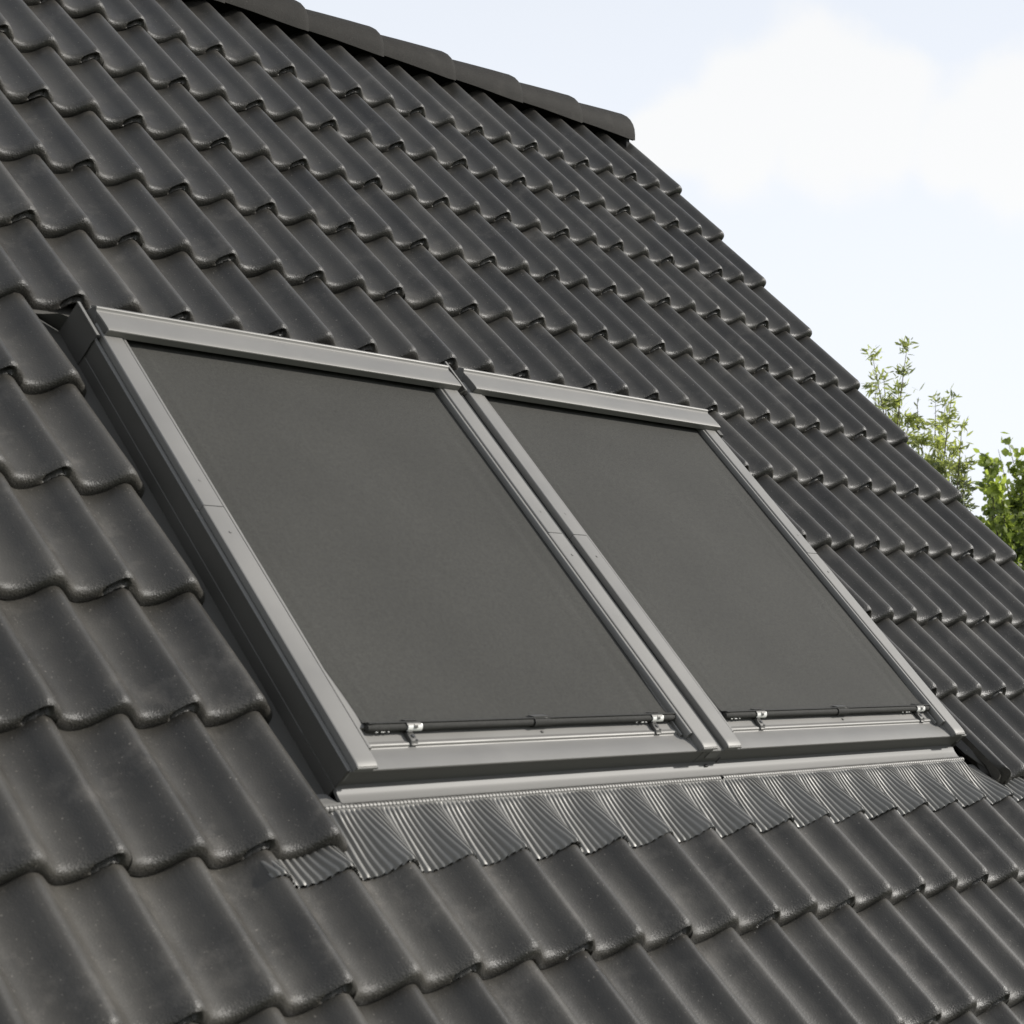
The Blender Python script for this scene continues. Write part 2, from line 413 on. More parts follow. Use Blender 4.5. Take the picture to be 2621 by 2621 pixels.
# front roof deck
VE = -5.15
mb = MB(); mb.box(-9.4, -0.06, VE, 0.36, -0.155, -0.128)
deck = mb.build('roof', M['felt'], house)
# battens under the courses, seen in the gap above the window and at the verge
# back slope: corrugated tile sheet at the same pitch, falling away behind the ridge
def back(u, s, w):                                # s distance down the back slope from the ridge, w outwards
    h = HR + 0.02 + s * cP + w * sP; z = ZR - 0.10 - s * sP + w * cP
    v, ww = hz2r(h, z); return (u, v, ww)
mb = MB(); rows = []
nu = 376
for i in range(19):
    s0 = i * GA
    for s_, dw in ((s0, -0.024), (s0 + GA - 0.004, 0.0)):
        rows.append([back(-9.4 + 9.4 * k / nu, s_, -0.01 + dw + wave(-9.4 + 9.4 * k / nu - U0)) for k in range(nu + 1)])
mb.grid(rows)
mb.build('back_slope', M['tile'], house, smooth=50, kind='stuff')
mb = MB()
mb.poly([back(-9.4, 0, -0.06), back(-0.06, 0, -0.06), back(-0.06, 5.9, -0.06), back(-9.4, 5.9, -0.06)])
mb.build('back_deck', M['felt'], house)
# walls in world axes converted to the roof frame
MI = M_ROOF.inverted()
def wr(x, y, z): return tuple(MI @ Vector((x, y, z)))
eh = VE * cP + 0.25; ez = 6.6 + VE * sP + 0.05
yb = 2 * HR - eh; x0, x1 = -9.25, -0.16
zr = 6.6 + ZR - 0.28
mb = MB()
gab = [(eh, 0), (yb, 0), (yb, ez - 0.1), (HR, zr), (eh, ez - 0.1)]
A = [wr(x0, y, z) for y, z in gab]; B = [wr(x1, y, z) for y, z in gab]
mb.poly(A); mb.poly(B); mb.poly([A[0], A[4], B[4], B[0]]); mb.poly([A[1], A[2], B[2], B[1]])
mb.build('wall', M['render'], house)
mb = MB(); mb.box(-9.4, -0.02, VE - 0.03, VE + 0.0, -0.16, -0.06); mb.build('eaves_board', M['wood'], house)
mb = MB(); mb.box(-0.075, -0.05, VE, 0.30, -0.26, -0.075); mb.build('verge_board', M['wood'], house)
mb = MB()
for r in range(0, 16):
    vv = ROWV[r] + 0.375
    if vv - 0.05 > -3.1 and vv < -1.25 or True:
        for (a, b) in (((-9.4, -3.80), (-1.34, -0.05)) if (-2.99 < vv < -1.55) else ((-9.4, -0.05),)):
            mb.box(a, b, vv - 0.03, vv, -0.129, -0.102)
mb.build('batten', M['wood'], house, kind='stuff')

# ------------------------------------------------------------------ tiles as parts
def inview(u, v, w, mg=0.0):
    p = Vector((u, v, w)) - CPOS
    z = RZ.dot(p)
    if z < 0.1: return False, 0
    x = 0.5 + RX.dot(p) / z * 4633.47 / 2621; y = 0.5 + RY.dot(p) / z * 4633.47 / 2621
    return (-mg < x < 1 + mg and -mg < y < 1 + mg), z
cands = []
for r in range(0, 15):
    for k in range(0, 60, 2):                     # k = right lobe
        u = U0 - 0.15 * k; v = ROWV[r]
        pool, uu = FULL, u
        if k == 0: pool = VERGE
        if r == 11 and 8 <= k <= 24: pool = SHORT
        if 6 <= r <= 10:
            if k in (10, 12, 14, 16, 18, 20, 22): continue
            if k == 24: pool = LEFTCUT; uu = U0 - 0.15 * 25
            if k == 8: pool = HALF; uu = -1.206
        cands.append((r, k, uu, v, pool))
    if 6 <= r <= 9: cands.append((r, 9, -1.338 + (.012 if r > 7 else 0), ROWV[r], SLIVER))
    if r == 10: cands.append((r, 9, -1.308, ROWV[r], SKEW))
vis, rest = [], []
for c in cands:
    r, k, u, v, pool = c
    ok = False; zz = 99
    for du in (-0.28, -0.14, 0.04):
        for dv in (0, 0.15, 0.3):
            a, z = inview(u + du, v + dv, 0, 0.01)
            ok = ok or a; zz = min(zz, z)
    (vis if ok else rest).append((zz, c))
vis.sort(key=lambda q: q[0])
if len(vis) > 298:
    rest += vis[298:]; vis = vis[:298]
rnd = random.Random(3)
def place(c):
    r, k, u, v, pool = c
    me = pool[rnd.randrange(len(pool))]
    j = Matrix.Translation((u + rnd.uniform(-.0022, .0022), v + rnd.uniform(-.0045, .0045), CRW + rnd.uniform(-.0008, .0012) + (.0022 if (k // 2) % 2 else 0.0)))
    return me, j @ Matrix.Rotation(rad(rnd.uniform(-.45, .45)), 4, 'Z') @ Matrix.Rotation(rad(rnd.uniform(-.4, .4)), 4, 'Y')
for z, c in vis:
    me, mt = place(c)
    ob = bpy.data.objects.new('roof_tile', me); C.objects.link(ob); ob.parent = deck
    ob.matrix_local = mt
bm = bmesh.new()
for z, c in rest:
    if c[2] < -8.9: continue
    me, mt = place(c)
    n0 = len(bm.verts); bm.from_mesh(me); bm.verts.ensure_lookup_table()
    for vv in bm.verts[n0:]: vv.co = mt @ vv.co
me = bpy.data.meshes.new('outer_tiles'); bm.to_mesh(me); bm.free(); me.materials.append(M['tile'])
ob = part('outer_tiles', deck, me, kind='stuff')
print('tiles', len(vis), 'rest', len(rest))

# ------------------------------------------------------------------ ridge tiles
def ridge_mesh(seed):
    mb = MB(); rnd = random.Random(seed)
    def prof(R, leg):
        pts = []
        hc, zc = HR, 0.288
        pts.append((hc - R, zc - leg))
        for i in range(15):
            a = math.pi - math.pi * i / 14
            pts.append((hc + R * math.cos(a), zc + R * math.sin(a) * 1.0))
        pts.append((hc + R, zc - leg))
        return pts
    # x along the ridge: 0 at the right (big) end, to the left the tile tapers under its neighbour
    st = [(-0.44, .088, .010), (-0.38, .091, .014), (-0.25, .099, .018), (-0.12, .106, .024), (-0.05, .109, .027), (-0.022, .1105, .028), (-0.008, .1095, .028), (-0.002, .107, .026), (0.0, .103, .023)]
    rows = []
    for (x, R, leg) in st:
        row = []
        for i, (h, z) in enumerate(prof(R, leg)):
            jz = (rnd.random() - .5) * .002 if i in (0, 16) else 0
            v, w = hz2r(h, z + jz); row.append((x, v, w))
        rows.append(row)
    for (x, R, leg) in ((0.0, .090, .023), (-0.40, .080, .010)):
        row = []
        for h, z in prof(R, leg): v, w = hz2r(h, z); row.append((x, v, w))
        rows.append(row)
    mb.grid(rows)
    me = mesh_of('ridge_tile', mb.v, mb.f, M['ridge'], 40)
    bm = bmesh.new(); bm.from_mesh(me); bmesh.ops.recalc_face_normals(bm, faces=bm.faces); bm.to_mesh(me); bm.free()
    return me
RM = [ridge_mesh(s) for s in (1, 2, 3)]
ends = [0.0, -0.345, -0.71, -1.09, -1.465, -1.83]
while ends[-1] > -9.0: ends.append(ends[-1] - 0.372)
for i, e in enumerate(ends):
    ob = bpy.data.objects.new('ridge_tile', RM[i % 3]); C.objects.link(ob); ob.parent = deck
    v, w = hz2r(HR, 0.0)
    up = Vector((0, sP, cP))
    ob.location = Vector((e, 0, 0)) + up * (0.0 + rnd.uniform(-.0015, .0015))
    # each tile rides on its right-hand neighbour's thin end
    ob.rotation_euler = (0, 0, rad(rnd.uniform(-.15, .15)))
mb = MB()
pp = [hz2r(HR + .098 * math.cos(math.pi * q / 12), .285 + .098 * math.sin(math.pi * q / 12)) for q in range(13)] + [hz2r(HR - .10, .12), hz2r(HR + .10, .12)]
mb.ext_u(pp, -.05, -.03); mb.build('ridge_end_plate', M['felt'], house)
mb = MB(); v, w = hz2r(HR, 0.20)
mb.tube((-9.3, v, w), (-0.05, v, w), 0.03, 6); mb.build('ridge_batten', M['felt'], house)

# ------------------------------------------------------------------ window surround (flashing)
UL, UR = -3.677, -1.411          # outer faces of the raised side walls
VB, VT = -2.965, -1.745
WT, WP = 0.020, -0.055
fl = thing('window_flashing', 'grey metal flashing with pleated apron framing both roof windows', 'flashing', ((UL + UR) / 2, -3.0, -0.06))
# trays under the tiles at both sides and above
mb = MB()
mb.ext_v([(-3.86, -.104), (-3.760, -.100), (-3.722, -.0585), (UL, WP), (UL, WP - .003), (-3.86, -.107)], -2.97, -1.63)
mb.ext_v([(-3.86, -.075), (-3.800, -.060), (-3.722, -.0575), (UL, WP), (UL, WP - .003), (-3.86, -.08)], -1.63, -1.53)
mb.build('side_tray', M['pan'], fl)
mb = MB()
mb.ext_v([(UR, WP), (-1.385, -.062), (-1.375, -.1), (-1.29, -.105), (-1.29, -.11), (UR, WP - .003)], -2.97, -1.53)
mb.build('side_tray', M['pan'], fl)
mb = MB(); mb.box(UL, UR, -1.70, -1.52, WP - .006, WP - .001)
mb.build('top_tray', M['pan'], fl)
# raised side walls with a fold line; narrow top ledge, dark slot inside
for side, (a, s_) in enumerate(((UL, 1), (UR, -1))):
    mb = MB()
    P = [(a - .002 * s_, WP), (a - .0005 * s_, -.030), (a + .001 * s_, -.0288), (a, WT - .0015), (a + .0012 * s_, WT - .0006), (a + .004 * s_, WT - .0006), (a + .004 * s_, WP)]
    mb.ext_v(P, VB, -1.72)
    mb.build('side_wall', M['pan'], fl, smooth=30)  # shade painted by a darker grey than the ledge of the same product
    mb = MB(); mb.ext_v([(a + .0006 * s_, WT - .0005), (a + .0012 * s_, WT), (a + .0105 * s_, WT), (a + .0115 * s_, WT - .001), (a + .0115 * s_, WT - .03), (a + .006 * s_, WT - .03), (a + .006 * s_, WT - .003)], VB, -1.72)
    mb.build('side_ledge', M['metal'], fl, smooth=30)
# lower piece of the side wall is a second sheet, lapped
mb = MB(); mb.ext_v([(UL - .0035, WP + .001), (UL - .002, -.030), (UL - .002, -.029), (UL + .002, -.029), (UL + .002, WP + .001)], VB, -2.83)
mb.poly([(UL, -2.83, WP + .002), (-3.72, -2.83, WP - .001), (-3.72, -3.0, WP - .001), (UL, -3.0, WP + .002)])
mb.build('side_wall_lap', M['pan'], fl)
# front wall: two facets and a rolled bright top edge
FW = [(VB + .004, WT - .001), (VB + .001, WT + .0006), (VB - .0015, WT + .0002), (VB - .0026, WT - .0018), (VB - .0020, WT - .0045), (VB + .0020, WT - .006), (VB + .0035, WT - .020), (VB + .0060, -.0300), (VB + .0055, -.0320)]
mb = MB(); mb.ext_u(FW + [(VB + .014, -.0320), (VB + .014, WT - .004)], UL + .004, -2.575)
mb.build('front_wall', M['shaded_wallsheet'], fl, smooth=30)  # darker tone stands in for shade on the front face
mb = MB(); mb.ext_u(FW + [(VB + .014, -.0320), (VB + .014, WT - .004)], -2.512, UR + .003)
mb.build('front_wall', M['shaded_wallsheet'], fl, smooth=30)
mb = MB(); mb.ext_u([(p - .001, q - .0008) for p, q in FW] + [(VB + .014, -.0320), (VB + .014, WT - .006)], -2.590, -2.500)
mb.build('joint_cover', M['shaded_wallsheet'], fl, smooth=30)
mb = MB(); mb.box(-2.556, -2.546, VB - .010, VB - .004, -.036, -.0265); mb.box(-2.519, -2.514, VB - .0055, VB - .003, -.022, -.006)
mb.build('joint_tab', M['dark'], fl, kind='stuff')
# corner pieces at the front ends
mb = MB()
mb.poly([(UL, VB, WT), (UL + .006, VB - .001, WT), (UL + .012, VB + .006, -.028), (UL, VB + .002, -.029)])
mb.build('corner_piece', M['pan'], fl)
mb = MB()
mb.poly([(UR, VB, WT), (UR - .006, VB - .001, WT), (UR - .016, VB + .008, -.028), (UR, VB + .004, -.035)])
mb.poly([(UR, VB, WT), (UR, VB + .004, -.045), (UR + .02, VB + .06, -.055), (UR, VB + .08, -.055), (UR, VB + .08, WT)])
mb.build('corner_piece', M['pan'], fl)
# floor between the two windows
mb = MB()
mb.ext_v([(-2.566, .000), (-2.5665, .024), (-2.562, .0258), (-2.5600, .0215), (-2.529, .0205), (-2.5255, .013), (-2.5245, -.01), (-2.566, -.01)], VB, -1.72)
mb.build('middle_gutter', M['metal'], fl, smooth=30)
# fillet and flat strip in front of the wall
mb = MB()
pr_ = [(VB + .012, -.0300), (VB + .0060, -.0290), (VB - .0020, -.0286), (VB - .0040, -.0288), (VB - .0075, -.0300), (VB - .0115, -.0314), (VB - .0150, -.0321), (VB - .0190, -.0325), (VB - .0290, -.0331), (VB - .0300, -.0331), (VB - .0312, -.0322), (VB - .0330, -.0322), (VB - .0342, -.0365), (VB - .03, -.042), (VB + .006, -.036)]
mb.ext_u(pr_, UL + .001, UR - .010); mb.build('front_strip', M['strip'], fl, smooth=9)
mb = MB()
mb.ext_u([(VB - .030, -.0325), (VB - .033, -.0315), (VB - .0355, -.0335), (VB - .0355, -.038), (VB - .03, -.038)], UL - .06, UL - .002)
mb.poly([(UL - .004, VB + .004, -.050), (UL - .004, VB - .034, -.034), (UL - .045, VB - .034, -.040), (UL - .045, VB + .012, -.056)])
mb.build('strip_end', M['metal'], fl)
# rolled bead: a row of small barrel cells
def bead(u0, u1, v, w):
    mb = MB(); n = int((u1 - u0) / 0.0097); rows = []
    for i in range(n):
        a = u0 + (u1 - u0) * i / n; b = u0 + (u1 - u0) * (i + 1) / n; d = (b - a)
        for t, R in ((0.03, .0032), (0.13, .0058), (0.5, .0063), (0.87, .0058), (0.97, .0032)):
            jit = noise.noise(Vector((a * 30, 0, 0))) * .0008
            rows.append([(a + d * t, v + jit + R * 1.1 * math.cos(q), w + R * math.sin(q)) for q in (-.3, .35, .9, 1.5, 2.1, 2.7, 3.4)])
    mb.grid(rows); return mb
VBEAD = VB - .0405
ob = bead(UL - .045, -2.522, VBEAD, -.0365).build('rolled_bead', M['metal'], fl, smooth=30)
ob = bead(-2.514, UR + .004, VBEAD, -.0350).build('rolled_bead', M['metal'], fl, smooth=30)
# a few rivet-like crimps above the bead
mb = MB()
for i in range(170):
    u = UL + .01 + i * 0.0133
    if random.random() < .5: mb.box(u, u + .005, VB - .0362, VB - .0340, -.036, -.0342)
mb.build('crimps', M['metal'], fl, kind='stuff')

def apron(u0, u1, lift, seed):
    mb = MB(); lam = 0.0125
    du = lam / 12.0; n = int((u1 - u0) / du); rows = []
    V0, V1 = VBEAD - .004, -3.155
    ts = [0, .02, .05, .09, .14, .20, .27, .35, .43, .52, .61, .70, .78, .85, .91, .955, .985, 1.0]
    for t in ts:
        row = []
        for i in range(n + 1):
            p = u0 - .030 + du * i
            xp = (p - U0) % 0.15
            xd = ((xp - .036 + .075) % .15) - .075
            u = p + .020 * (1 - .8 * math.exp(-(xd / .024) ** 2)) * t + .0012 * noise.noise(Vector((p * 9, t * 2, seed)))
            hug = min(1.0, t / .95) ** .85
            crumple = noise.noise(Vector((u * 8, t * 3, seed))) * .0012
            tile = course_w(11, u, min(-3.06 - .095 * t, V0 - .02)) + 0.0045
            flat = -0.0365 - .024 * max(sstep(.015, .06, UL - u), sstep(-.01, .03, u - UR))
            w = lerp(flat, max(tile, -0.062), hug)
            ph = p / lam
            # smoothed triangle between the fans
            xc = abs(xd)
            smooth_tri = 1 - .65 * (1 - sstep(0.004, .020, xc)) * (1 - .6 * sstep(.3, .9, t)) * sstep(.0, .15, t)
            amp = .0036 * sstep(-0.02, .10, t) * smooth_tri * (.9 + .2 * noise.noise(Vector((u * 40, t * 2, seed))))
            s = math.sin(2 * math.pi * ph)
            s = max(-1.0, min(1.0, 1.9 * s + .35))
            vv = lerp(V0, V1, t) + .004 * noise.noise(Vector((u * 14, 0, seed))) * t
            if t > .95:                              # pinched, ragged lower hem
                w -= .002 * (t - .95) / .05; amp *= 1.1
                vv += .0035 * noise.noise(Vector((u * 170, 4, seed)))
            row.append((u, vv, w + crumple + amp * s + lift + .003))
        rows.append(row)
    # hem folded back under
    last = rows[-1]; rows.append([(p[0], p[1] + .004, p[2] - .0025) for p in last])
    mb.grid(rows); return mb
apron(-3.925, -2.489, 0.0, 1).build('pleated_apron', M['apron'], fl, smooth=60)
apron(-2.487, -1.06, 0.0022, 2).build('pleated_apron', M['apron'], fl, smooth=60)

# upper corner plates (left end, middle) -- thin upstands the head covers butt against
def plate(name, u, th=.0015, flap=True, low=-.0545, w1=.037):
    mb = MB(); P = [(-1.632, w1), (-1.746, w1), (-1.7455, w1 - .004), (-1.741, .013), (-1.7405, -.004), (-1.738, low), (-1.622, low), (-1.6225, -.045), (-1.626, -.028), (-1.629, -.007)]
    mb.ext_u(P, u - th, u); mb.build(name, M['pan'], fl)
plate('end_plate', UL - .0025)
mb = MB(); mb.ext_u([(-1.632, .0395), (-1.7465, .0395), (-1.7465, .037), (-1.632, .037)], UL - .006, UL + .001); mb.build('end_plate_rim', M['metal'], fl)
plate('end_plate', -2.540, low=.0, w1=.046); 
mb = MB(); mb.ext_u([(-1.632, .0475), (-1.7465, .0475), (-1.7465, .0455), (-1.632, .0455)], -2.5445, -2.5385)
mb.ext_u([(-1.739, .030), (-1.7465, .046), (-1.7478, .046), (-1.7405, .030)], -2.548, -2.5385)
mb.build('end_plate_rim', M['metal'], fl)
mb = MB(); mb.box(UR - .012, UR + .006, -1.757, -1.735, .012, .036); mb.build('end_block', M['pan'], fl)
# curved flap going from the end plate back over the tray
mb = MB(); rows = []
for i in range(9):
    t = i / 8; w = -.054 + .047 * t ** 2.2; v = -1.622 - .008 * t
    rows.append([(UL - .003 - .0 * t, v, w), (UL - .003 - .055 * (1 - t) ** .6 - .02, v + .07 * (1 - t) + .01, w - .001)])
mb.grid(rows); mb.build('tray_flap', M['pan'], fl, smooth=60)

# ------------------------------------------------------------------ roof windows
def window(u0, u1, label, cov0, cov1, bead0, bead1, seed):
    """u0/u1: outer edges of the left and right cover strips"""
    win = thing('roof_window', label, 'roof window', (u0, VB, 0), group='roof windows side by side')
    CW = .0535; VJ = -2.278
    def cap(a, b, name='side_cover'):
        for (v0, v1, dw) in ((VB - .003, VJ - .0006, 0), (VJ + .0006, -1.70, .0008)):
            mb = MB()
            P = [(a + .0010, .0195), (a + .0002, .033), (a + .0008, .0352), (a + .0026, .0361 + dw), (a + .0042, .0363 + dw), (b - .0042, .0363 + dw), (b - .0026, .0361 + dw), (b - .0008, .0352), (b, .0335), (b - .0004, .0285), (b - .004, .0285), (b - .006, .0195)]
            st = [(v0, 0), (v1, 0)]
            if v0 < -2.9: st = [(v0, -.0022), (v0 + .005, -.0008), (v0 + .012, 0), (v0 + .02, 0), (v1, 0)]
            rows = []
            for v, d in st: rows.append([(u, v, w + (d if w > .03 else d * .6)) for u, w in P] + [(P[0][0], v, P[0][1] + d * .6)])
            mb.grid(rows)
            mb.poly([r for r in rows[0][:-1]]); mb.poly([r for r in rows[-1][:-1]][::-1])
            c_ = mb.build(name, M['metal'], win, smooth=30)
        # folded lip at the lower end
        mb = MB(); mb.ext_u([(VB - .0028, .0325), (VB - .0050, .0322), (VB - .0062, .0300), (VB - .0055, .0268), (VB - .0028, .0262)], a + .002, b - .0005)
        mb.build('cover_lip', M['metal'], win, smooth=40)
        mb = MB()
        for vs in (VJ + .076, VJ - .076): mb.tube((lerp(a, b, .56), vs, .0358), (lerp(a, b, .56), vs, .0378), .0032, 12)
        mb.build('cover_screw', M['metal'], win, smooth=30)
    cap(u0, u0 + CW); cap(u1 - CW, u1)
    # guide rails on the inner side of the covers
    for a, s_ in ((u0 + CW, 1), (u1 - CW, -1)):
        mb = MB()
        P = [(a + .0018 * s_, .018), (a + .0018 * s_, .0320), (a + .0028 * s_, .0338), (a + .0060 * s_, .0346), (a + .0092 * s_, .0336), (a + .0106 * s_, .0315), (a + .0108 * s_, .020), (a + .0085 * s_, .010), (a + .0014 * s_, .010)]
        mb.ext_v(P, -2.925, -1.70); mb.build('guide_rail', M['metal'], win, smooth=35)
        mb = MB(); q = a + .0165 * s_
        mb.ext_v([(q - .0022, .010), (q - .0022, .0168), (q - .001, .0182), (q + .001, .0182), (q + .0022, .0168), (q + .0022, .010)], -2.915, -1.70)
        mb.build('inner_rail', M['metal'], win, smooth=35)
    ui0, ui1 = u0 + CW + .006, u1 - CW - .006
    # sash plate beneath the screen, then glass behind the screen
    mb = MB()
    mb.ext_u([(-2.70, .004), (-2.70, .010), (-2.8865, .0100), (-2.892, .0102), (-2.8975, .0128), (-2.9005, .0135), (-2.9035, .0125), (-2.9060, .0088), (-2.908, .0082),
              (-2.916, .0098), (-2.930, .0150), (-2.945, .0186), (-2.958, .0203), (VB - .001, .0208), (VB - .0005, .017), (-2.90, .004)], ui0, ui1)
    mb.build('bottom_cover', M['metal'], win, smooth=16)
    # strips of the bottom cover under the side covers
    for a, b in ((u0 + .002, ui0), (ui1, u1 - .002)):
        mb = MB(); mb.box(a, b, VB + .0045, -2.70, .005, .0192); mb.build('sash_side', M['metal'], win)
    mb = MB(); mb.box(u0 + .004, u1 - .004, -2.70, -1.69, -.02, .004); mb.build('sash', M['metal'], win)
    mb = MB(); mb.box(ui0 + .03, ui1 - .03, -2.69, -1.75, .0045, .0075); mb.build('glass_pane', M['glass'], win)
    # tapered jamb fillets beside the screen
    mb = MB()
    for e, sg, pm in ((ui0, 1, .0285), (ui1, -1, .010)):
        rows = []
        for q in range(13):
            t = .62 + .38 * q / 12; v = lerp(-1.70, -2.862, t)
            ww = (pm * sstep(.66 if sg > 0 else .8, 1.0, t) ** (1.35 if sg > 0 else 1)) + .0085
            rows.append([(e, v, .0180), (e + sg * ww, v, .0180)])
        rows.append([(rows[-1][0][0], -2.8625, .012), (rows[-1][1][0], -2.8625, .012)])
        mb.grid(rows)
    mb.build('jamb_fillet', M['metal'], win)
    # head cover: pressed profile extruded along u
    H = [(-1.6465, .0430), (-1.6475, .0452), (-1.6520, .0500), (-1.6640, .0578), (-1.6670, .0582), (-1.6695, .0570), (-1.6720, .0528), (-1.6745, .0512), (-1.6800, .0512), (-1.6900, .0528), (-1.7050, .0540), (-1.7250, .0550),
         (-1.7395, .0550), (-1.7420, .0540), (-1.7428, .0520), (-1.7405, .0345), (-1.7385, .0338), (-1.7365, .0350), (-1.737, .049), (-1.70, .049), (-1.66, .044)]
    mb = MB(); mb.ext_u(H, cov0, cov1); mb.build('head_cover', M['metal'], win, smooth=28)
    # closed ends of the head cover
    E = [(-1.6500, .040), (-1.6640, .0570), (-1.6735, .0505), (-1.6900, .0520), (-1.7050, .0533), (-1.7250, .0543), (-1.7395, .0543), (-1.7415, .0520), (-1.7390, .034), (-1.728, .0365), (-1.713, .0365), (-1.66, .037)]
    mb = MB(); mb.ext_u(E, cov1 - .0022, cov1 - .0008); mb.build('cover_end', M['pan'], win)
    cx = u0 - .0015
    F = [(cov0 + .0006, v, w) for v, w in E[:9]] + [(cx, -1.7405, .030), (cx, -1.7355, .011), (cx, -1.7230, .001), (cx, -1.655, .001), (cx, -1.652, .030)]
    mb = MB(); n_ = len(F)
    mb.v += F + [(u + .0012, v, w) for u, v, w in F]
    mb.f.append(list(range(n_))); mb.f.append(list(range(n_, 2 * n_))[::-1])
    for q in range(n_): mb.f.append([q, (q + 1) % n_, n_ + (q + 1) % n_, n_ + q])
    mb.build('cover_end', M['pan'], win)
    mb = MB(); mb.box(cov0 + .002, cov1 - .002, -1.70, -1.655, -.05, .048); mb.build('head_box', M['dark'], win)
    mb = MB(); mb.box(cov0 + .004, u0 + CW, -1.735, -1.66, -.03, .0355) if cov0 < u0 + CW else None
    if mb.v: mb.build('head_end', M['pan'], win)
    return win

W1 = (-3.6655, -2.563); W2 = (-2.5235, -1.434)
window(W1[0], W1[1], 'left one of the two grey-framed roof windows, nearest the camera', -3.658, -2.563, 0, 0, 1)
window(W2[0], W2[1], 'right one of the two grey-framed roof windows, towards the verge', -2.505, -1.425, 0, 0, 2)

